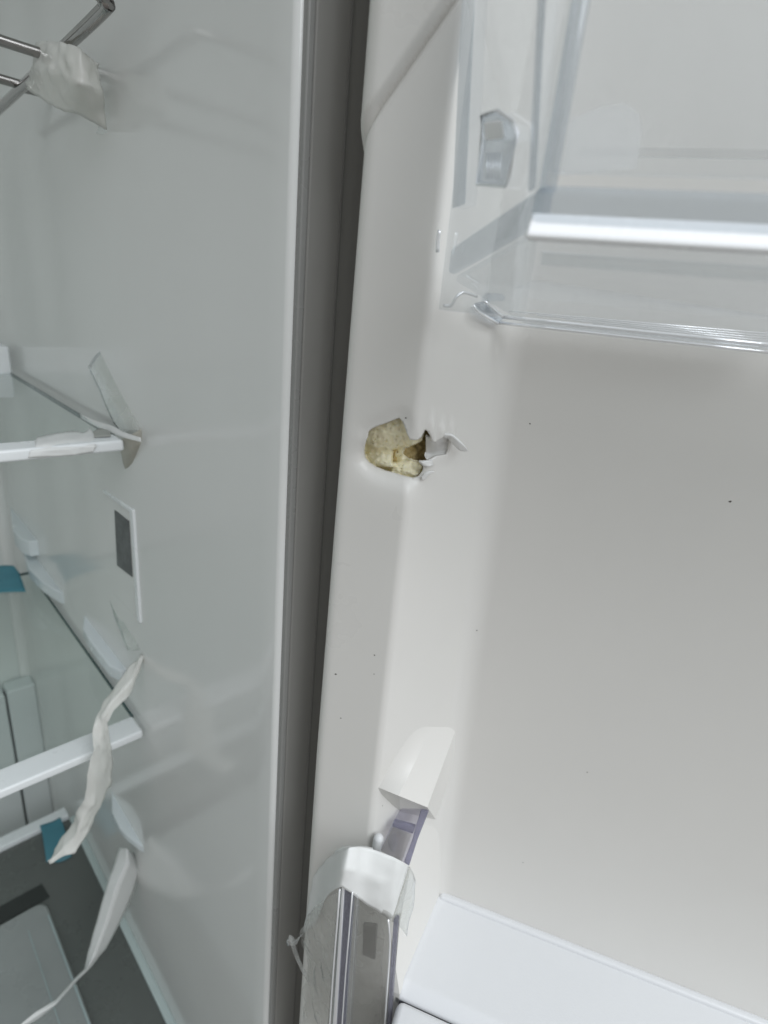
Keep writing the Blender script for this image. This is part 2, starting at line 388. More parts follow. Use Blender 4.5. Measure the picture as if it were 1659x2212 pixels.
slab('drawer_gap', [Vector((-.5, y1+.004, z3-.0036)), Vector((x1+.006, y1+.004, z3-.0036)), Vector((x1+.003, y1+.030, z3-.0036)), Vector((-.5, y1+.030, z3-.0036))], (0, 0, .0008), M('drawer_gap_dark', (.028, .032, .03), rough=.4), cr)
V, F = join([box_vf((x1-.0275, .24, z3+.0026), (.0012, 0, 0), (0, y1-.27, 0), (0, 0, .0008)), box_vf((x1-.004, .24, z3+.0026), (.0022, 0, 0), (0, y1-.265, 0), (0, 0, .0012))])
mesh('drawer_rib', V, F, M('drawer_rib_plastic', (.33, .40, .40), rough=.25), cr)

# ------------------------------------------------------------------ chrome rack
rk = empty('wire_rack', (.05, .5, .11), 'bent chrome wire bottle rack at the top left corner', 'rack')
xr = .136
b0 = on(234, 12, X=xr); zb = b0.z
bend = Vector((xr, b0.y, zb)); rear = on(-30, 262, X=xr)
pA, pC = on(100, 92, X=xr), on(40, 180, X=xr)
dirB = (rear-bend).normalized()
tube('side_rail', [rear, rear.lerp(bend, .5), bend+dirB*.012, bend+dirB*.003+Vector((-.001, 0, .0015)), bend+Vector((-.008, .0, .004)), bend+Vector((-.05, 0, .006)), bend+Vector((-.3, 0, .006))], .0033, m_chrome, rk)
for q in (pA, pC):
    q = rear+dirB*((q-rear).dot(dirB))+Vector((0, 0, .0035))
    tube('crossbar', [q+Vector((-.0005, 0, -.002)), q+Vector((-.004, 0, 0)), q+Vector((-.4, 0, .0))], .0031, m_chrome, rk)

# ------------------------------------------------------------------ tapes in the compartment
def P(x, y, X): return on(x, y, X=X)
rows = [((76, 90, .132), (66, 140, .130), (53, 190, .133)), ((112, 86, .131), (100, 150, .127), (88, 214, .131)), ((139, 92, .131), (131, 165, .128), (120, 233, .133)),
        ((172, 103, .134), (165, 180, .131), (157, 249, .137)), ((200, 126, .142), (198, 190, .139), (196, 264, .146)), ((214, 137, .152), (224, 200, .150), (232, 282, .157))]
t = sheet('packing_tape', [[P(*q) for q in r] for r in rows], m_tape, wr=.0010, ws=130, m=8, n=7, crease=.0024, edge=.0006, solid=.0002)
tag(t, 'crumpled square of cream tape hanging from the chrome wire rack', 'tape')
t = sheet('packing_tape', [[P(100, 222, .1585), P(104, 240, .1585)], [P(160, 240, .1585), P(170, 266, .1585)], [P(200, 262, .1585), P(212, 290, .1580)], [P(231, 283, .1575), P(232, 286, .1575)]], m_tape_c, wr=.0004)  # wall reflection of the hanging tape, drawn as a flat clear sheet
tag(t, 'clear sheet on the wall drawn as the reflection of the tape on the chrome rack', 'tape')
# scratches of glue on the wall
g = []
for pts in (((105, 245), (130, 252), (143, 262)), ((22, 300), (60, 308), (95, 318), (115, 326)), ((345, 56), (385, 78), (420, 102), (450, 125)), ((290, 160), (310, 175), (335, 198)), ((193, 287), (210, 299))):
    g.append(tube_vf([on(*q, X=XW-.0006) for q in pts], .0009, seg=6, n=4))
V, F = join(g); o = mesh('glue_residue', V, F, M('glue_white', (.9, .93, .92), rough=.4, mix=.1), side, smooth=True); tag(o, kind='stuff')
# tape at the upper shelf corner
t = sheet('packing_tape', [[P(190, 792, .154), P(205, 770, .156), P(223, 752, .1595)], [P(222, 860, .152), P(238, 850, .153), P(258, 832, .1595)], [P(240, 905, .152), P(262, 900, .152), P(287, 889, .1590)], [P(262, 935, .1505), P(283, 928, .152), P(306, 930, .1580)]], m_tape_c, m=5, wr=.0006, ws=60, solid=.00015)
tag(t, 'clear strip of tape standing upright at the upper glass shelf corner', 'tape')
t = sheet('packing_tape', [[P(255, 950, .150), P(262, 985, .153), P(272, 1023, .1592)], [P(280, 942, .1512), P(284, 972, .1535), P(288, 1002, .1592)], [P(305, 926, .1575), P(308, 950, .1585), P(305, 972, .1592)]], M('tan_packing_tape', (.66, .64, .57), rough=.3, translu=.3, mix=.38), m=5, linear=True, wr=.0008, ws=70, solid=.0002)
tag(t, 'tan tape folded between the trim end of the upper shelf and wall', 'tape')
t = sheet('packing_tape', [[P(173, 894, .1502), P(176, 904, .1490)], [P(205, 908, .1502), P(208, 922, .1485)], [P(240, 919, .1508), P(243, 936, .1488)], [P(270, 934, .1512), P(273, 947, .1500)], [P(303, 945, .1530), P(304, 955, .1525)]], m_tape_w, m=4, wr=.0005, solid=.0002)
tag(t, 'narrow white tape running along the glass edge of the upper shelf', 'tape')
xe1 = p; z1_ = p.z
def T1(x, y): return on(x, y, Z=z1_+.0008)
t = sheet('packing_tape', [[on(62, 988, Y=xe1.y-.0008), on(66, 974, Y=xe1.y-.0010), T1(72, 963), T1(80, 943)],
    [on(110, 986, Y=xe1.y-.0008), on(112, 971, Y=xe1.y-.0010), T1(116, 958), T1(118, 938)],
    [on(150, 984, Y=xe1.y-.0008), on(152, 968, Y=xe1.y-.0010), T1(154, 950), T1(156, 930)],
    [on(180, 980, Y=xe1.y-.0008), on(180, 965, Y=xe1.y-.0010), T1(180, 948), T1(184, 933)],
    [on(203, 976, Y=xe1.y-.0008), on(205, 962, Y=xe1.y-.0010), T1(205, 943), T1(194, 924)]], m_tape_w, m=4, n=6, wr=.0009, ws=120, edge=.002, solid=.0002)
tag(t, 'ragged white tape wrapped over the front trim of the upper shelf', 'tape')
t = sheet('packing_tape', [[T1(194, 938), T1(196, 944)], [T1(215, 925), T1(214, 944)], [T1(238, 930), T1(240, 943)]], M('grey_tape_underside', (.42, .43, .40), rough=.4, mix=.2), m=4, wr=.0004, solid=.0002)
tag(t, 'small grey tape flap lying behind the trim of the upper shelf', 'tape')
# clear strip below the vent
t = sheet('packing_tape', [[P(236, 1291, .1585), P(252, 1289, .1590)], [P(252, 1345, .1570), P(272, 1335, .1590)], [P(276, 1405, .152), P(304, 1404, .158)]], m_tape_c, m=5, wr=.0006, solid=.00015)
tag(t, 'clear strip of tape on the wall just below the vent', 'tape')
# the long twisted strip
s3 = lambda x, y: (x*.4297, 1261.8+y*.4297)
L_ = [(716, 352), (642, 432), (560, 540), (500, 630), (465, 720), (464, 830), (440, 930), (425, 1080), (395, 1130), (378, 1190), (300, 1290), (250, 1397)]
R_ = [(720, 366), (664, 540), (575, 632), (540, 695), (552, 790), (565, 900), (555, 1010), (500, 1120), (440, 1240), (378, 1350), (330, 1362), (253, 1399)]
rows = []
for i, (a, b) in enumerate(zip(L_, R_)):
    k = i/11; ya = .442-.012*math.sin(k*3.1); tw = .009*math.sin(k*9.0)
    m_ = ((a[0]+b[0])/2+6*math.sin(i*2.1), (a[1]+b[1])/2)
    rows.append([on(*s3(*a), Y=ya+tw), on(*s3(*m_), Y=ya-.005), on(*s3(*b), Y=ya-tw)])
t = sheet('packing_tape', rows, m_tape, m=6, n=5, linear=True, wr=.0012, ws=130, crease=.0028, solid=.0002)
tag(t, 'long twisted strip of white tape dangling across the lower shelf trim', 'tape')
# second strip with a crease and a thin tail
L_ = [(600, 1325), (576, 1398), (540, 1500), (490, 1680), (442, 1850), (425, 1935), (365, 1990), (280, 2090), (180, 2150), (100, 2215)]
C_ = [(640, 1328), (640, 1400), (582, 1540), (535, 1700), (475, 1860), (440, 1930), (372, 2000), (285, 2105), (190, 2165), (108, 2222)]
R_ = [(668, 1350), (706, 1450), (665, 1570), (610, 1690), (535, 1830), (455, 1928), (385, 1998), (270, 2125), (195, 2185), (112, 2232)]
rows = []
for i, (a, c, b) in enumerate(zip(L_, C_, R_)):
    k = i/9; ya = .505-.05*k
    rows.append([on(*s3(*a), Y=ya), on(*s3(*c), Y=ya-.022*(1-k)), on(*s3(*b), Y=ya+.003)])
t = sheet('packing_tape', rows, m_tape_w, m=5, n=5, linear=True, wr=.0005, ws=80, solid=.0002)
tag(t, 'creased pale tape narrowing to a thin tail over the dark drawer', 'tape')
# fibre scrap on the wall
g = []
for a, b in (((882, 1545), (895, 1600)), ((895, 1600), (930, 1628)), ((895, 1590), (880, 1630)), ((870, 1560), (895, 1562)), ((900, 1600), (905, 1575))):
    g.append(tube_vf([P(*s3(*a), XW-.0006), P(*s3((a[0]+b[0])/2+3, (a[1]+b[1])/2), XW-.0012), P(*s3(*b), XW-.0006)], .0004, seg=5, n=3))
V, F = join(g); o = mesh('foam_scrap', V, F, m_tape_w, None, smooth=True); tag(o, 'tiny white scrap clinging to the wall near the creased tape', 'scrap')
# teal tapes
zt = z3+.0048
t = sheet('packing_tape', [[on(86, 1783, Z=zt), on(92, 1806, Z=zt), on(100, 1862, Z=z3-.0025)], [on(115, 1773, Z=zt), on(122, 1794, Z=zt), on(130, 1862, Z=z3-.0025)], [on(130, 1765, Z=zt), on(138, 1785, Z=zt), on(155, 1850, Z=z3-.0025)]], m_teal, m=4, wr=.0003, solid=.0002)
tag(t, 'blue tape over the rear trim of the dark crisper drawer', 'tape')
zz = p2.z+.001
t = sheet('packing_tape', [[on(-60, 1240, Z=zz), on(-60, 1262, Z=zz), on(-60, 1290, Z=zz)], [on(0, 1222, Z=zz), on(0, 1240, Z=zz), on(0, 1280, Z=zz)], [on(30, 1222, Z=zz), on(42, 1238, Z=zz), on(56, 1278, Z=zz)]], m_teal, m=4, wr=.0004, solid=.0002)
tag(t, 'blue tape on the rear edge of the lower glass shelf', 'tape')

# ================================================================== DOOR (part of the refrigerator)
HT = .050
def arc(c, r, a0, a1, n): return [(c[0]+r*math.cos(a0+(a1-a0)*i/n), c[1]+r*math.sin(a0+(a1-a0)*i/n)) for i in range(n+1)]
def fillet(pts, rad, n=7):
    out = [pts[0]]
    for i in range(1, len(pts)-1):
        p, a, b = np.array(pts[i]), np.array(pts[i-1]), np.array(pts[i+1])
        ua, ub = (a-p)/np.linalg.norm(a-p), (b-p)/np.linalg.norm(b-p)
        th = math.acos(max(-1, min(1, float(ua@ub)))); d = min(rad[i]/math.tan(th/2), .48*np.linalg.norm(a-p), .48*np.linalg.norm(b-p))
        for k in range(n+1):
            t = k/n; out.append(tuple((p+ua*d)*(1-t)**2+2*p*t*(1-t)+(p+ub*d)*t*t))
    out.append(pts[-1]); return out
UR, UB = .0530, .0815
prof = fillet([(.0128, .004), (.0140, .010), (.0175, HT), (UR, HT), (UB, 0), (.56, 0), (.59, HT), (.62, HT), (.63, 0)],
              [0, .001, .0065, .0050, .016, .016, .008, .006, 0], 8)
# resample profile: fine on the dike
PR = [prof[0]]
for a, b in zip(prof[:-1], prof[1:]):
    L = math.dist(a, b); st = .0011 if (.014 < (a[0]+b[0])/2 < .086 and L > .0011) else .03
    n = max(1, int(math.ceil(L/st)))
    for k in range(1, n+1): PR.append((a[0]+(b[0]-a[0])*k/n, a[1]+(b[1]-a[1])*k/n))
PR = np.array(PR); SL = np.concatenate([[0], np.cumsum(np.hypot(*np.diff(PR, axis=0).T))])
def shear(u, z):   # the inner wall leans a little outward lower down
    w = np.clip((u-UR)/(UB-UR), 0, 1)*np.clip((.56-u)/.4, 0, 1)
    return u + w*(-(z+.05)*.035) + np.clip((.05-u)/.03, 0, 1)*np.clip(z+.05, -.2, .3)*.012
TN = np.gradient(PR, axis=0); TN /= np.linalg.norm(TN, axis=1)[:, None]
NR = np.stack([-TN[:, 1], TN[:, 0]], 1)          # outward normal (left of travel)
def prof_at(s):
    return np.stack([np.interp(s, SL, PR[:, 0]), np.interp(s, SL, PR[:, 1])], -1), np.stack([np.interp(s, SL, NR[:, 0]), np.interp(s, SL, NR[:, 1])], -1)
def to_sz(px, py):
    """hit of the sight line with the door skin, as (s, z)"""
    d = ray(px, py); ru, rh, rz = d.dot(A_), d.dot(N_), d.z
    best = None
    for it in range(2):
        zg = best[2] if best else -.05
        U = shear(PR[:, 0], zg); Hh = PR[:, 1]; best = None
        a = (U-CU)*rh-(Hh-CH)*ru
        for i in np.nonzero(a[:-1]*a[1:] <= 0)[0]:
            k = a[i]/(a[i]-a[i+1]) if a[i] != a[i+1] else 0
            hh = Hh[i]+k*(Hh[i+1]-Hh[i]); t = (hh-CH)/rh; s = SL[i]+k*(SL[i+1]-SL[i])
            if best is None or t < best[0]: best = (t, s, t*rz)
    return (best[1], best[2])
z4 = lambda x, y: ((1300+.42194*x)*.54861, (1500+.42194*y)*.54861)
hole_px = [(650, 350), (690, 395), (718, 480), (748, 553), (800, 557), (850, 533), (872, 500), (898, 452), (925, 520), (950, 560), (985, 578), (998, 552), (1035, 520), (1078, 515), (1108, 545),
           (1118, 600), (1112, 660), (1095, 692), (1000, 706), (960, 730), (915, 748), (858, 756), (846, 775), (882, 808), (876, 850), (845, 885), (808, 911), (740, 905), (640, 880), (550, 856), (450, 820),
           (400, 790), (362, 750), (342, 680), (338, 610), (346, 545), (360, 480), (392, 452), (450, 425), (520, 402), (590, 374)]
hole_px = [(x, y+20*max(0, min(1, (y-760)/90))*(1 if x < 860 else .3)) for x, y in hole_px]
hp = [to_sz(*z4(*q)) for q in hole_px]
# roughen the outline a little
H = []
for i, a in enumerate(hp):
    b = hp[(i+1) % len(hp)]; L = math.dist(a, b); n = max(1, int(L/.0009))
    rough = .00025 if not (24 <= i or i < 3) else .00008
    for k in range(n):
        t = k/n; q = Vector((a[0]+(b[0]-a[0])*t, a[1]+(b[1]-a[1])*t, 0))
        H.append((q.x+rough*noise.noise(q*900+Vector((3, 0, 0))), q.y+rough*noise.noise(q*900)))
H = np.array(H); HC = H.mean(0)
def hole_dist(pts):
    a = H; b = np.roll(H, -1, axis=0); ab = b-a; out = np.full(len(pts), 9.); idx = np.zeros(len(pts), int)
    ins = np.zeros(len(pts), bool)
    for i in range(len(a)):
        ap = pts-a[i]; t = np.clip((ap@ab[i])/max(ab[i]@ab[i], 1e-14), 0, 1); d = np.linalg.norm(ap-t[:, None]*ab[i], axis=1)
        m = d < out; out[m] = d[m]; idx[m] = i
        c = ((a[i][1] > pts[:, 1]) != (b[i][1] > pts[:, 1]))
        with np.errstate(divide='ignore', invalid='ignore'):
            xx = a[i][0]+(pts[:, 1]-a[i][1])/(b[i][1]-a[i][1])*(b[i][0]-a[i][0])
        ins ^= c & (pts[:, 0] < xx)
    return out, idx, ins
zmin, zmax = H[:, 1].min(), H[:, 1].max(); smin, smax = H[:, 0].min(), H[:, 0].max()
zl = sorted(set([round(z, 5) for z in list(np.arange(-1.0, zmin-.028, .03))+list(np.arange(zmin-.03, zmin-.012, .003))+list(np.arange(zmin-.012, zmax+.010, .0009))+list(np.arange(zmax+.010, .050, .004))+list(np.arange(.050, .165, .0009))+list(np.arange(.17, .5, .03))]))
sl = [float(s) for s in SL]
G = np.array([(s, z) for z in zl for s in sl])
near = (G[:, 0] > smin-.03) & (G[:, 0] < smax+.03) & (G[:, 1] > zmin-.03) & (G[:, 1] < zmax+.03)
D = np.full(len(G), 9.); I_ = np.zeros(len(G), int); INS = np.zeros(len(G), bool)
D[near], I_[near], INS[near] = hole_dist(G[near])
keep = ~INS & (D > .00035)
pts2 = [Vector(tuple(q)) for q in H] + [Vector(tuple(q)) for q in G[keep]]
n = len(H)
res = delaunay_2d_cdt(pts2, [], [list(range(n))], 0, 1e-7)
ov, oe, of, _, _, off = res
ov = np.array([tuple(q) for q in ov])
cent = np.array([ov[list(q)].mean(0) for q in of])
cn = (cent[:, 0] > smin-.002) & (cent[:, 0] < smax+.002) & (cent[:, 1] > zmin-.002) & (cent[:, 1] < zmax+.002)
ci = np.zeros(len(cent), bool); ci[cn] = hole_dist(cent[cn])[2]
tris = [tuple(q) for q, c in zip(of, ci) if not c]
Dv = np.full(len(ov), 9.); nv = (ov[:, 0] > smin-.03) & (ov[:, 0] < smax+.03) & (ov[:, 1] > zmin-.03) & (ov[:, 1] < zmax+.03)
Dv[nv] = hole_dist(ov[nv])[0]
def smooth(x, a, b):
    t = np.clip((x-a)/(b-a), 0, 1); return t*t*(3-2*t)
def disp(sz, d):
    """skin deformation along its normal (metres, + outward)"""
    s, z = sz[:, 0], sz[:, 1]
    zc = (zmin+zmax)/2
    below = smooth(z, zc+.003, zmin+.003)
    left = smooth(s, HC[0]+.012, HC[0]-.006)
    above = smooth(z, zc-.002, zmax-.002)
    right = smooth(s, HC[0]-.002, HC[0]+.012)
    o = -.0074*np.exp(-(d/.0042)**1.05)*below*(.35+.65*left)
    o += -.0012*np.exp(-(d/.004)**2)*left*(1-below)
    o += .0020*np.exp(-(d/.0055)**2)*above*right*(.6+.7*np.sin((s-HC[0])*900))
    o += .0012*np.exp(-(d/.0035)**2)*right*below
    # diagonal moulded step near the top of the dike
    pa, pb = np.array(to_sz(792, 280)), np.array(to_sz(968, 12))
    dd = pb-pa; L = np.linalg.norm(dd); dd = dd/L; nn = np.array([-dd[1], dd[0]])
    t = (sz-pa)@dd; q = (sz-pa)@nn
    m = smooth(t, -.035, -.002)*smooth(s, SL[-1]*.2, .12)
    o += m*(-.0028*np.exp(-(q/.0012)**2) + .0022*smooth(q, 0, .003))
    return o
def skin_pts(sz, dsp):
    c, nrm = prof_at(sz[:, 0])
    wd = (np.clip(-dsp/.0012, 0, 1)*(sz[:, 1] < .02))[:, None]     # the dent round the hole is pushed in along one direction
    c = c + (nrm*(1-wd)+np.array([[.56, .828]])*wd)*dsp[:, None]
    u = shear(c[:, 0], sz[:, 1])
    return [dw(float(a), float(b), float(z)) for a, b, z in zip(u, c[:, 1], sz[:, 1])]
V = skin_pts(ov, disp(ov, Dv))
# orient faces outward
q = tris[len(tris)//2]; nrm = (V[q[1]]-V[q[0]]).cross(V[q[2]]-V[q[0]])
tris2 = []
for t_ in tris:
    a, b, c = (ov[i] for i in t_)
    if ((b[0]-a[0])*(c[1]-a[1])-(b[1]-a[1])*(c[0]-a[0])) > 0: t_ = (t_[0], t_[2], t_[1])
    tris2.append(t_)
v0 = [V[i] for i in tris2[len(tris2)//2]]; fn = (v0[1]-v0[0]).cross(v0[2]-v0[0])
if fn.dot(N_) < 0 and fn.dot(A_) < 0: tris2 = [tuple(reversed(t_)) for t_ in tris2]
ORG['door'] = ORG['refrigerator']
door = mesh('door', V, tris2, m_liner, fridge, smooth=True, solid=.0017, soff=-1, label='swung open door with white moulded liner and a ragged hole in its raised edge')
# steel outer shell behind the liner
ov_, of_ = join([box_vf(dw(.0135, -.001, -1.0), A_*.6265, N_*-.045, (0, 0, 1.5))])
mesh('outer_shell', ov_, of_, m_edge, door, bevel=.002)
# inward look of the hole: sight vector used for the depth of the foam
hc = skin_pts(HC[None, :], np.zeros(1))[0]
vv = (-hc).normalized()
def tozoom(p):
    q = Vector(p); w = q.dot(FWD); x = CX+F_PX*q.dot(RGT)/w; y = CY-F_PX*q.dot(UPV)/w
    return ((x/.54861-1300)/.42194, (y/.54861-1500)/.42194)
gs = np.arange(smin-.008, smax+.008, .0004); gz = np.arange(zmin-.007, zmax+.006, .0004)
GG = np.array([(s, z) for z in gz for s in gs]); gd, _, gin = hole_dist(GG)
base = skin_pts(GG, np.minimum(disp(GG, gd), 0))
ZP = np.array([tozoom(b) for b in base])
def poly_sd(P_, poly):
    a = np.array(poly, float); b = np.roll(a, -1, axis=0); out = np.full(len(P_), 1e9); ins = np.zeros(len(P_), bool)
    for i in range(len(a)):
        ab = b[i]-a[i]; ap = P_-a[i]; t = np.clip((ap@ab)/(ab@ab), 0, 1); out = np.minimum(out, np.linalg.norm(ap-t[:, None]*ab, axis=1))
        c = ((a[i][1] > P_[:, 1]) != (b[i][1] > P_[:, 1]))
        with np.errstate(divide='ignore', invalid='ignore'): xx = a[i][0]+(P_[:, 1]-a[i][1])/(b[i][1]-a[i][1])*(b[i][0]-a[i][0])
        ins ^= c & (P_[:, 0] < xx)
    return np.where(ins, -out, out)
nz1 = np.array([noise.noise(Vector((q[0]*.022, q[1]*.022, 0))) for q in ZP]); nz2 = np.array([noise.noise(Vector((q[0]*.06, q[1]*.06, 7))) for q in ZP]); nz3 = np.array([noise.noise(Vector((q[0]*.15, q[1]*.15, 3))) for q in ZP])
def reg(poly, dep, soft=9, wob=9):
    global dep_
    d = poly_sd(ZP, poly)+nz1*wob+nz2*wob*.5; w = smooth(d, soft, -soft); dep_ = dep_*(1-w)+dep*w
X_, Y_ = ZP[:, 0], ZP[:, 1]
dep_ = np.full(len(GG), 9.0)
reg([(200, 250), (680, 250), (760, 540), (750, 610), (610, 625), (575, 690), (200, 700)], 4.5+7*smooth(Y_, 400, 690)+2.0*smooth(X_, 560, 760), 10, 8)
reg([(200, 690), (430, 675), (560, 680), (572, 760), (565, 830), (430, 900), (200, 950)], 9.5-6.0*smooth(Y_, 680, 800), 8, 10)
reg([(430, 800), (560, 812), (640, 840), (560, 900), (430, 860)], 11, 6, 5)
reg([(572, 640), (690, 600), (700, 690), (740, 745), (600, 770), (566, 765)], 13+3*smooth(X_, 700, 570), 6, 8)
reg([(560, 830), (600, 770), (740, 740), (850, 755), (850, 790), (862, 800), (838, 880), (810, 960), (560, 960)], 12-8.5*smooth(Y_, 745, 880), 7, 8)
reg([(840, 770), (900, 790), (900, 860), (800, 960), (845, 870), (862, 800)], 13, 5, 4)
reg([(676, 680), (690, 635), (745, 605), (800, 585), (870, 545), (900, 440), (1200, 440), (1200, 760), (1000, 722), (920, 760), (855, 752), (800, 745), (735, 725), (700, 705)], 17.6+4*smooth(X_, 700, 850), 6, 9)
dep_ += nz1*1.3+nz2*.28+nz3*.05+.8
rs = random.Random(11)
for k in range(90):
    if k < 60: cx_, cy__ = rs.uniform(350, 720), rs.uniform(400, 680)
    else: cx_, cy__ = rs.uniform(350, 850), rs.uniform(690, 900)
    rr = rs.uniform(3, 8) if k % 7 else rs.uniform(9, 13)
    q = np.hypot(X_-cx_, (Y_-cy__)*1.15); dep_ += rs.uniform(.8, 1.9)*smooth(q, rr, rr*.35)
dep_ = np.maximum(dep_, 2.3)
dep_ = np.where(gin, dep_, np.maximum(dep_, 3.0))
Vf = [b-vv*float(d)*.001 for b, d in zip(base, dep_)]
nx, ny = len(gs), len(gz)
fa = [(j*nx+i, (j+1)*nx+i, (j+1)*nx+i+1, j*nx+i+1) for j in range(ny-1) for i in range(nx-1)]
dq = dep_
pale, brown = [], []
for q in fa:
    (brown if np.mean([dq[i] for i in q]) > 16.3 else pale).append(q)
def submesh(vs, fs):
    used = sorted({i for q in fs for i in q}); mp_ = {o: k for k, o in enumerate(used)}
    return [vs[i] for i in used], [tuple(mp_[i] for i in q) for q in fs]
vs_, fs_ = submesh(Vf, pale); mesh('insulation_foam', vs_, fs_, m_foam, door, smooth=True, label='pale yellow crumbly foam showing through the hole')
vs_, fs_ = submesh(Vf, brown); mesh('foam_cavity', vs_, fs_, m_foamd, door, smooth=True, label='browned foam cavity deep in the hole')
# folded-in piece of liner seen in the right of the hole
def Q(x, y, d):   # a point d millimetres behind (+) or before (-) the liner at that spot
    s, z = to_sz(*z4(x, y)); b = skin_pts(np.array([[s, z]]), np.zeros(1))[0]; return b-vv*d*.001
rows = [[Q(895, 505, 5), Q(896, 600, 11), Q(900, 672, 13), Q(905, 735, 9)], [Q(950, 540, 4), Q(950, 620, 9), Q(955, 680, 11), Q(960, 728, 8)], [Q(1000, 540, 4), Q(1005, 610, 7), Q(1010, 668, 8), Q(1015, 716, 5)],
        [Q(1058, 508, 1.6), Q(1060, 590, 6), Q(1060, 655, 6), Q(1070, 706, 2.4)], [Q(1122, 520, 1.8), Q(1128, 590, 2.0), Q(1124, 650, 2.0), Q(1118, 708, 1.8)]]
sheet('folded_liner', rows, m_skin, door, m=5, n=6, wr=.0005, ws=200, solid=.0009)
rows = [[Q(896, 672, 8), Q(903, 668, 7)], [Q(888, 700, 7), Q(898, 704, 6)], [Q(900, 735, 5), Q(908, 730, 5)], [Q(930, 745, 3), Q(935, 738, 3)]]
sheet('torn_edge', rows, m_skin, door, m=3, n=5, solid=.0006)
# curled sliver that sticks out at the right
rows = [[Q(1035, 505, .3), Q(1050, 522, .2)], [Q(1090, 504, -1.6), Q(1098, 540, -.2)], [Q(1142, 518, -4.5), Q(1122, 566, -1.5)], [Q(1198, 572, -8.5), Q(1168, 622, -5)], [Q(1242, 618, -10), Q(1208, 656, -7)], [Q(1268, 655, -10), Q(1248, 662, -9)]]
sheet('torn_flap', rows, m_skin, door, m=5, n=6, wr=.0004, ws=150, solid=.0011)
rows = [[Q(850, 890, .5), Q(862, 930, -.2)], [Q(885, 862, -1.5), Q(895, 905, -1.5)], [Q(925, 845, -3), Q(930, 868, -3)], [Q(968, 842, -4), Q(970, 850, -4)]]
sheet('torn_flap', rows, m_skin, door, m=4, n=5, wr=.0003, solid=.0009)
rows = [[Q(846, 758, .3), Q(880, 806, .5)], [Q(900, 750, -1), Q(915, 800, -1.4)], [Q(960, 742, -.6), Q(965, 790, -.5)]]
# (thin whitened skin lifted at the lower right of the hole)
sheet('torn_edge', rows, m_skin, door, m=5, n=5, wr=.0006, ws=300, solid=.0007)

# mouldings on the liner
zL = -.3765
lp = fillet([(-.006, zL+.004), (-.002, zL+.0), (.060, zL-.001), (.0675, zL-.006), (.0675, zL-.012)], [0, .003, .006, .003, 0], 6)
us = [.0760, .0785, .082, .12, .3, .57]
v = []; 
for i, uu in enumerate(us):
    drop = (.0014, .0004, 0, 0, 0, 0)[i]
    for hh, zz_ in lp: v.append(dw(uu + (.0165-.121*max(hh, 0))*(i < 3), hh, zz_ + drop))
K = len(lp); f = [(i*K+j, (i+1)*K+j, (i+1)*K+j+1, i*K+j+1) for i in range(len(us)-1) for j in range(K-1)]
mesh('ledge', v, f, m_ledge, door, smooth=True, solid=.002, soff=1)
dbox('ledge_cove', (.094, .57), (-.001, .0045), (zL-.002, zL+.0022), m_ledge, door, bevel=.002)
dbox('ledge_front', (.0865, .57), (.0698, .094), (-.60, zL-.0015), m_ledge, door, bevel=.004)
dbox('ledge_seam', (.0868, .57), (.0640, .0712), (-.42, zL-.0075), m_seam, door)
dbox('ledge_cheek', (.0615, .105), (.010, .0655), (-.60, zL-.0035), m_ledge, door, bevel=.003)

# slanted support block for the lower bin
def surf(px, py, off):
    sz = np.array([to_sz(px, py)]); return skin_pts(sz, np.array([off]))[0]
a0, a1, a2 = surf(892, 1550, -.0008), surf(938, 1566, -.0004), surf(990, 1574, -.0015)
b3, b1, b2 = surf(815, 1702, -.0008), on(861, 1719, h=.050), on(923, 1744, h=.038)
c3, c1_, c2_ = surf(805, 1712, -.001), surf(868, 1760, -.001), surf(945, 1775, -.001)
e1, e2 = surf(985, 1660, -.001), surf(838, 1620, .0004)
def quad(p, q, r, t, n=8, bulge=0):
    # bilinear patch p q / r t
    v = []; c = (Vector(q)-Vector(p)).cross(Vector(r)-Vector(p)).normalized()
    for i_ in range(n+1):
        for j_ in range(n+1):
            a, b = i_/n, j_/n; v.append(Vector(p).lerp(q, b).lerp(Vector(r).lerp(t, b), a)+c*bulge*math.sin(a*math.pi)*math.sin(b*math.pi))
    return v, [(i_*(n+1)+j_, (i_+1)*(n+1)+j_, (i_+1)*(n+1)+j_+1, i_*(n+1)+j_+1) for i_ in range(n) for j_ in range(n)]
V, F = join([quad(a0, a1, b3, b1), quad(a1, a2, b1, b2), quad(b3, b1, c3, c1_), quad(b1, b2, c1_, c2_), quad(a2, e1, b2, c2_)])
mesh('bin_support', V, F, m_liner, door, smooth=True)

q1, q2 = dw(.0945, -.001, zL-.003), dw(.0865, .0675, zL-.003)
t1, t2 = dw(.0895, -.002, -.300), dw(.0540, .0455, -.285)
v2, f2 = quad(t1, t2, q1, q2, 10, .0)
V, F = join([(v2, f2), quad(t2, dw(.050, .0485, -.315), q2, dw(.050, .0675, zL-.003), 8), quad(q2, dw(.050, .0675, zL-.003), dw(.0865, .0675, -.45), dw(.050, .0675, -.45), 3)])
mesh('side_cheek', V, F, m_liner, door, smooth=True)
c = on(985, 668, u=.070)
bmv = []
nseg = 16
for k in range(nseg+1):
    w = math.pi*k/nseg; bmv.append(w)
cc = on(982, 662, h=.030)
v = []; f = []
for j, (rr, oo) in enumerate(((.0105, -.004), (.0100, .0015), (.0085, .0028), (.0, .0030))):
    for k in range(20):
        w = 2*math.pi*k/20; v.append(cc + (N_*.8-A_*.5).normalized()*math.cos(w)*rr*1.0 + Vector((0, 0, 1))*math.sin(w)*rr*1.1 + (A_*.86+N_*.5)*oo)
for j in range(3):
    for k in range(20): f.append((j*20+k, j*20+(k+1) % 20, (j+1)*20+(k+1) % 20, (j+1)*20+k))
mesh('support_boss', v, f, m_liner, door, smooth=True)

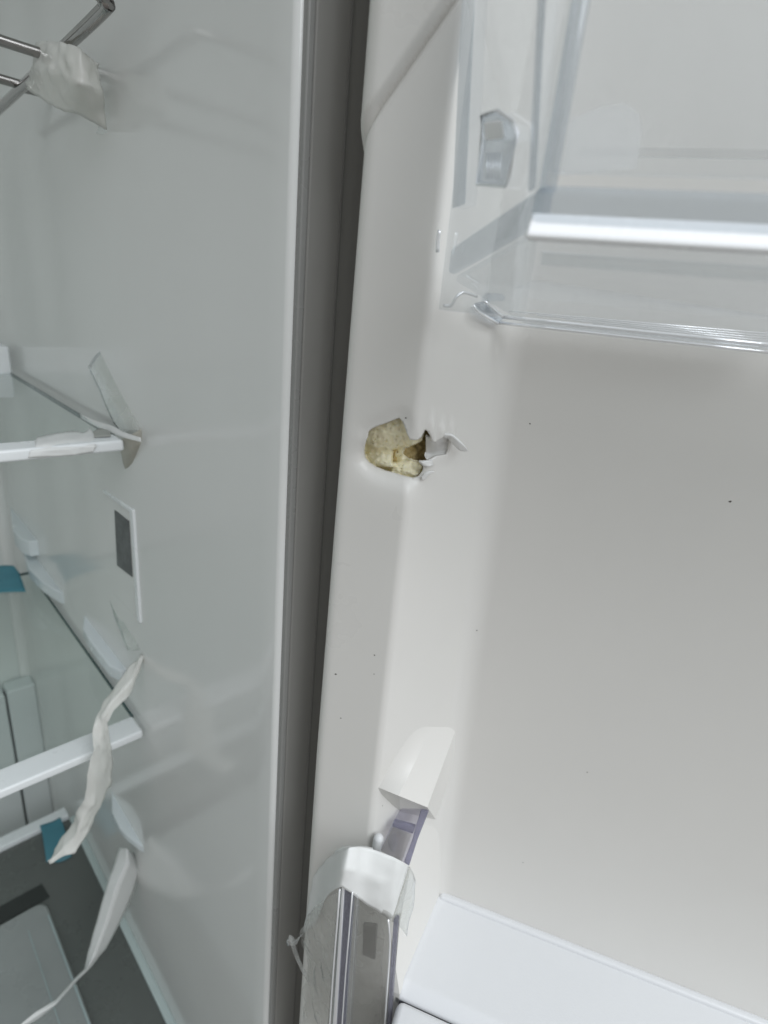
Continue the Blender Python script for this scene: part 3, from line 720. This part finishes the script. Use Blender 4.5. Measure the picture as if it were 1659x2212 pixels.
# grit stuck to the liner
g = []
rq = random.Random(5)
spots = [q for q in [(1577, 1083, 5), (1145, 915, 4), (1030, 1362, 4), (1130, 1863, 4), (1268, 1668, 4), (1297, 1163, 3), (1340, 1040, 3), (725, 1456, 5), (808, 1456, 4), (809, 1415, 4), (736, 1551, 4), (740, 1556, 3), (795, 1318, 3), (877, 903, 4), (874, 898, 3), (948, 905, 3), (826, 1740, 4), (850, 1440, 3), (905, 1500, 2), (1420, 1280, 2), (1210, 1500, 2), (1500, 1800, 2), (1060, 1120, 2), (890, 760, 2)] if q[2] > 3]
for x_, y_, r_ in spots:
    sz = np.array([to_sz(x_, y_)])
    c0 = skin_pts(sz, np.array([.0001]))[0]; nn_ = (skin_pts(sz, np.array([.001]))[0]-c0).normalized()
    ta = nn_.cross(Vector((0, 0, 1))).normalized(); tb = nn_.cross(ta); r_ *= .00009; k_ = rq.uniform(.6, 1.7)
    vv_ = [c0+nn_*r_*.5]+[c0+(ta*math.cos(w)*k_+tb*math.sin(w))*r_*rq.uniform(.7, 1.3) for w in [2*math.pi*q/6 for q in range(6)]]
    g.append((vv_, [(0, q+1, (q+1) % 6+1) for q in range(6)]))
V, F = join(g); o = mesh('grit', V, F, M('grit_dark', (.12, .11, .10), rough=.8), door); tag(o, kind='stuff')

# ================================================================== UPPER CLEAR BIN
ub = empty('door_bin', dw(.3, .06, 0), 'clear plastic door bin above the hole with a highlight drawn along its bottom rim', 'bin', 'clear bins on the door')
u1, h1, zb_ = .0985, .12, .030
us0, hs0 = .0575, .0535
ZT = .30
def bar(u0_, h0_, u1_, h1_, z0, z1, t, name, mat, parent, bevel=.001):
    a = Vector((u1_-u0_, h1_-h0_)); n2 = Vector((-a.y, a.x)).normalized()*t
    pts = [dw(u0_, h0_, z0), dw(u1_, h1_, z0), dw(u1_+n2.x, h1_+n2.y, z0), dw(u0_+n2.x, h0_+n2.y, z0)]
    return slab(name, pts, (0, 0, z1-z0), mat, parent, bevel=bevel)
bar(us0, hs0, u1-.002, h1-.002, -.001, ZT, -.0022, 'side_panel', m_clear, ub)
dbox('front_panel', (u1, .55), (h1-.0025, h1), (zb_+.004, ZT), m_clear, ub, bevel=.0008)
tube('corner_post', [dw(u1, h1-.002, zb_), dw(u1+.0006, h1-.002, .12), dw(u1+.001, h1-.002, ZT)], .0022, m_blue, ub, n=3)
dbox('bottom_rim', (u1-.003, .55), (h1-.012, h1+.0005), (zb_-.0085, zb_+.0015), m_blue, ub, bevel=.0028)
zt_ = zb_-.0052
v, f = slab_vf([dw(u1-.003, h1-.004, zt_), dw(u1-.003, h1-.0025, zt_+.0005), dw(u1-.003, h1+.0022, zt_-.0048), dw(u1-.003, h1+.0022, zt_-.0062), dw(u1-.003, h1-.004, zt_-.0062)], A_*(.55-u1))
mesh('rim_light_band', v, f, M('highlight_white', (.93, .94, .95), rough=.25, mottle=.02, mscale=20), ub, bevel=.0009)  # highlight under the rim, built into a white slanted wedge
tube('rim_light_band', [dw(u1+.001, h1-.008, zb_-.0150), dw(.3, h1-.008, zb_-.0150), dw(.55, h1-.008, zb_-.0150)], .0018, m_clear, ub, n=2)
v, f = slab_vf([dw(us0+.002, hs0, .012), dw(u1-.002, h1-.004, zb_-.007), dw(u1-.002, h1-.004, zb_+.002), dw(us0+.002, hs0, .022)], A_*.004)
mesh('side_rim', v, f, m_blue, ub, bevel=.0018)
slab('floor_panel', [dw(.088, .014, -.0015), dw(.55, .014, -.0015), dw(.55, h1-.012, zb_-.006), dw(u1, h1-.012, zb_-.006), dw(us0+.006, hs0, .012)], (0, 0, -.002), m_clear, ub)
# rear rail: faceted lip with fine ribs
r1, r2, r3 = on(1092, 672, h=.012), on(1078, 700, h=.012), on(1659, 764, h=.012)
v, f = slab_vf([on(1083, 684, h=.012), on(1075, 696, h=.012), on(1660, 760, h=.012), on(1660, 744, h=.012)], N_*-.006)
mesh('rear_rail', v, f, m_clear, ub, bevel=.0012)
for ya, yb, rr in ((697, 761, .00055), (684, 745, .0007)):
    tube('rail_line', [on(1076 if ya > 690 else 1085, ya, h=.0135), on(1360, (ya+yb)/2-.5, h=.0135), on(1700, yb+4, h=.0135)], rr*1.3, m_hilite, ub, n=2)
for k in range(4):
    tube('rail_rib', [on(1100+60*k, 672+9*k, h=.010), on(1700, 724+5.5*k, h=.010)], .00028, m_hilite, ub, linear=True)
v, f = slab_vf([on(1020, 655, h=.030), on(1032, 672, h=.028), on(1078, 698, h=.014), on(1088, 682, h=.014), on(1046, 650, h=.026)], N_*-.005)
mesh('clip', v, f, m_solid, ub, bevel=.0010)
tube('clip_edge', [on(1022, 658, h=.0305), on(1034, 674, h=.0285), on(1076, 699, h=.0145)], .0006, m_hilite, ub, n=3)
tube('clip_edge', [on(1048, 652, h=.0265), on(1066, 668, h=.020), on(1086, 684, h=.0145)], .0006, m_hilite, ub, n=3)
v, f = slab_vf([on(1040, 632, h=.022), on(1088, 634, h=.02), on(1090, 650, h=.02), on(1042, 650, h=.022)], N_*-.004)
mesh('clip', v, f, m_solid, ub, bevel=.0018)
tube('skirt_edge', [on(958, 660, h=.0545), on(975, 660, h=.0545), on(985, 643, h=.0545), on(1002, 632, h=.052), on(1030, 640, h=.045)], .0006, m_hilite, ub, n=4)
tube('skirt_edge', [on(949, 497, h=.056), on(946, 520, h=.056), on(945, 545, h=.056)], .0007, m_hilite, ub, n=3)
# moulded hook plate on the side panel
def S_(x, y, off=0):
    # point on the slanted side panel
    d = ray(x, y); a = Vector((u1-us0, h1-hs0)).normalized(); nn = Vector((a.y, -a.x))
    ru, rh = d.dot(A_), d.dot(N_); t = ((us0-CU)*nn.x+(hs0-CH)*nn.y + off)/(ru*nn.x+rh*nn.y); return d*t
hk = [S_(*q, -.0026) for q in ((1040, 250), (1075, 238), (1108, 262), (1118, 285), (1100, 380), (1092, 402), (1030, 398), (1040, 300))]
for xa_, xb_, yb_ in ((985, 1012, 430), (1150, 1166, 395)):
    slab('side_rib', [S_(xa_+14, -20, -.0024), S_(xb_+14, -20, -.0024), S_(xb_-8, yb_+12, -.0024), S_(xa_-8, yb_+22, -.0024)], S_(1075, 300, 0)-S_(1075, 300, -.0018), m_blue, ub, bevel=.0006)
slab('hook_plate', hk, (S_(1075, 300, 0)-S_(1075, 300, -.0022)), m_blue, ub, bevel=.001)
hq = [S_(*q, -.0030) for q in ((1040, 250), (1075, 238), (1108, 262), (1118, 285), (1100, 380), (1092, 402), (1030, 398), (1040, 300), (1040, 250))]
tube('hook_edge', hq, .0005, m_hilite, ub, linear=True)
slab('hook_plate', [S_(*q, -.0045) for q in ((1045, 262), (1085, 258), (1092, 300), (1048, 305))], (S_(1075, 300, -.0024)-S_(1075, 300, -.0044)), m_white2, ub, bevel=.001)  # bright centre of the hook, put into a white patch
g = [tube_vf([S_(1052+7*k, 330, -.0028), S_(1050+7*k, 385, -.0028)], .0003, seg=5, linear=True) for k in range(5)]
V, F = join(g); mesh('hook_rib', V, F, m_hilite, ub, smooth=True)
# rounded milky patch inside the front panel
slab('milky_patch', [dw(*q) for q in ((.101, .1165, .046), (.108, .1165, .049), (.113, .1165, .0495), (.1165, .1165, .0475), (.118, .1165, .044), (.1188, .1165, .036), (.101, .1165, .034))], N_*-.0003, glassy('milky_white', (1, 1, 1), .8, .3, .30, (1, 1, 1)), ub)
dbox('inner_rib', (u1+.002, .55), (.06, .0615), (.051, .0535), glassy('milky_rib', (.95, .95, .95), .8, .3, .12, (.7, .7, .7)), ub)

# ================================================================== LOWER CLEAR BIN
lb = empty('door_bin', dw(.08, .06, -.5), 'purple edged clear bin corner below the slanted support wrapped in tape', 'bin', 'clear bins on the door')
z6 = lambda x, y: (603.5+.3303*x, 1481.2+.3303*y)
def B(x, y, h): return on(*z6(x, y), h=h)
m_purc = glassy('purple_clear', (.82, .81, .85), 1.4, .05, .10, (.62, .62, .68))
# top rail end
slab('rail_end', [B(810, 776, .034), B(835, 768, .034), B(958, 800, .032), B(972, 828, .032), B(900, 1010, .038), B(845, 1185, .044), B(800, 1160, .046), B(655, 1085, .056), B(740, 905, .044)], N_*-.004, m_purc, lb, bevel=.0012)
slab('rail_edge', [B(958, 800, .0325), B(974, 830, .0325), B(902, 1012, .0385), B(846, 1186, .0445), B(812, 1158, .0455), B(868, 1010, .0395), B(888, 930, .036), B(925, 815, .0335)], N_*-.003, m_purple, lb, bevel=.0008)
slab('rail_edge', [B(744, 890, .0445), B(886, 928, .0365), B(872, 975, .037), B(735, 925, .0455)], N_*-.003, m_purple, lb, bevel=.0008)
slab('rail_post', [B(735, 938, .048), B(862, 985, .042), B(800, 1155, .048), B(655, 1085, .058)], N_*-.002, glassy('grey_clear', (.86, .86, .84), 1.2, .05, .06, (.6, .6, .58)), lb, bevel=.001)
def peg(p, q, r):
    p, q = Vector(p), Vector(q); n = 7; path = []; rad = []
    for k in range(n):
        w = k/(n-1)*math.pi/2; path.append(p-(q-p).normalized()*r*math.cos(w)*1.0+(q-p)*0); rad.append(max(1e-5, r*math.sin(w)))
    path.append(q); rad.append(r)
    v, f = tube_vf(path, rad, seg=18, linear=True); mesh('locating_peg', v, f, m_ledge, door, smooth=True)
peg(on(845, 1812, h=.038), on(832, 1882, h=.038), .0040)
peg(on(818, 1812, h=.051), on(806, 1872, h=.051), .0030)
# wall of the bin between the posts
hf, hr = .082, .074
slab('side_panel', [B(400, 1250, hf), B(840, 1180, .045), B(770, 1540, hr), B(690, 2400, hr), B(300, 2400, hf), B(385, 1340, hf)], A_*.0016, glassy('smoky_clear', (.86, .86, .85), 1.4, .05, .10, (.42, .41, .39)), lb)
def post(pts, mat, d=.006, nm='corner_post'): slab(nm, pts, N_*-d, mat, lb, bevel=.0008)
post([B(384, 1325, hf+.001), B(404, 1325, hf+.001), B(335, 2400, hf+.001), B(308, 2400, hf+.001)], m_clear)
post([B(404, 1325, hf+.002), B(424, 1325, hf+.002), B(362, 2400, hf+.002), B(334, 2400, hf+.002)], m_hilite, .003)
post([B(426, 1330, hf+.001), B(478, 1350, hf+.001), B(412, 2400, hf+.001), B(364, 2400, hf+.001)], m_purple, .005)
post([B(480, 1352, hf+.001), B(510, 1365, hf+.001), B(450, 2400, hf+.001), B(416, 2400, hf+.001)], m_clear)
tube('post_bead', [B(395, 1330, hf+.003), B(350, 1900, hf+.003), B(318, 2400, hf+.003)], .0005, m_hilite, lb, n=3)
tube('post_bead', [B(478, 1350, hf+.003), B(432, 1900, hf+.003), B(398, 2400, hf+.003)], .0004, m_hilite, lb, n=3)
post([B(745, 1530, hr+.001), B(775, 1545, hr+.001), B(712, 2400, hr+.001), B(685, 2400, hr+.001)], m_purple, .004, 'rear_post')
tube('post_bead', [B(712, 1530, hr+.003), B(722, 1700, hr+.003), B(700, 2050, hr+.003), B(680, 2400, hr+.003)], .0005, m_hilite, lb, n=3)
slab('side_window', [B(545, 1560, .0765), B(640, 1570, .0755), B(625, 1800, .0755), B(540, 1765, .0765)], N_*-.002, M('grey_insert', (.27, .27, .26), rough=.3, mix=.45), lb, bevel=.002)

# white tape band over the bin corner
rows = [[B(215, 1260, .0515), B(190, 1420, .0515), B(150, 1620, .0515)],
        [B(262, 1190, .054), B(262, 1300, .056), B(232, 1560, .056)],
        [B(350, 1105, .066), B(320, 1230, .070), B(292, 1400, .072)],
        [B(425, 1070, .082), B(400, 1200, .087), B(375, 1326, .087)],
        [B(500, 1056, .080), B(478, 1210, .086), B(438, 1338, .087)],
        [B(575, 1062, .074), B(555, 1230, .080), B(545, 1415, .080)],
        [B(700, 1106, .072), B(670, 1280, .077), B(640, 1480, .078)],
        [B(790, 1145, .070), B(755, 1290, .074), B(690, 1512, .076)],
        [B(855, 1180, .062), B(815, 1290, .068), B(735, 1535, .0755)]]
t = sheet('packing_tape', rows, m_tape_w, m=8, n=6, wr=.0007, ws=90, crease=.0006, solid=.0002)
tag(t, 'broad white tape band wrapped round the corner of the lower clear bin', 'tape')
rows = [[B(352, 1108, .060), B(365, 1082, .060)], [B(400, 1080, .066), B(420, 1052, .064)], [B(480, 1062, .070), B(490, 1045, .066)], [B(560, 1062, .066), B(565, 1050, .062)], [B(610, 1070, .060), B(612, 1060, .058)]]
t = sheet('packing_tape', rows, m_tape_w, m=3, n=5, wr=.0006, solid=.0002)
tag(t, 'lifted thin edge of tape above the broad white band', 'tape')
rows = [[B(852, 1185, .062), B(812, 1290, .068), B(735, 1540, .075)], [B(880, 1240, .058), B(850, 1400, .064), B(790, 1580, .071)], [B(893, 1310, .054), B(880, 1440, .060), B(835, 1640, .068)]]
t = sheet('packing_tape', rows, m_tape_c, m=6, n=6, wr=.0008, ws=90, solid=.00015)
tag(t, 'clear tape tail stuck from the white band onto the door wall', 'tape')

# crinkled film hanging below the band
rows = [[B(200, 1490, .0518), B(262, 1420, .062), B(385, 1345, .0790), B(500, 1385, .0740), B(640, 1490, .0705)]]
for k, (yl, xl) in enumerate(((1600, 156), (1680, 146), (1780, 186), (1920, 181), (2050, 170), (2150, 160), (2290, 150), (2420, 145))):
    rows.append([B(xl, yl, .0515), B(xl+(330-xl)*.5, yl+10, .066), B(385-k*10, yl, .0790), B(500-k*8, yl-20, .0740), B(690-k*6, yl, .0705)])
t = sheet('plastic_film', rows, m_film, m=14, n=9, wr=.0013, ws=110, crease=.0042)
tag(t, 'crinkled clear film drooping over the lower clear bin and door edge', 'film')
lp_ = [[B(175, 1600, .054), B(140, 1625, .055)], [B(130, 1640, .060), B(108, 1690, .060)], [B(105, 1660, .064), B(62, 1700, .064)], [B(90, 1635, .066), B(45, 1670, .066)], [B(60, 1632, .068), B(80, 1650, .066)], [B(80, 1720, .066), B(104, 1700, .064)], [B(112, 1800, .064), B(135, 1790, .062)], [B(150, 1880, .060), B(175, 1870, .058)], [B(185, 1940, .057), B(215, 1935, .054)]]
t = sheet('plastic_film', lp_, m_film, m=5, n=6, wr=.0006, ws=90, solid=.0002)
tag(t, 'curled loop of clear film sticking out past the door edge', 'film')
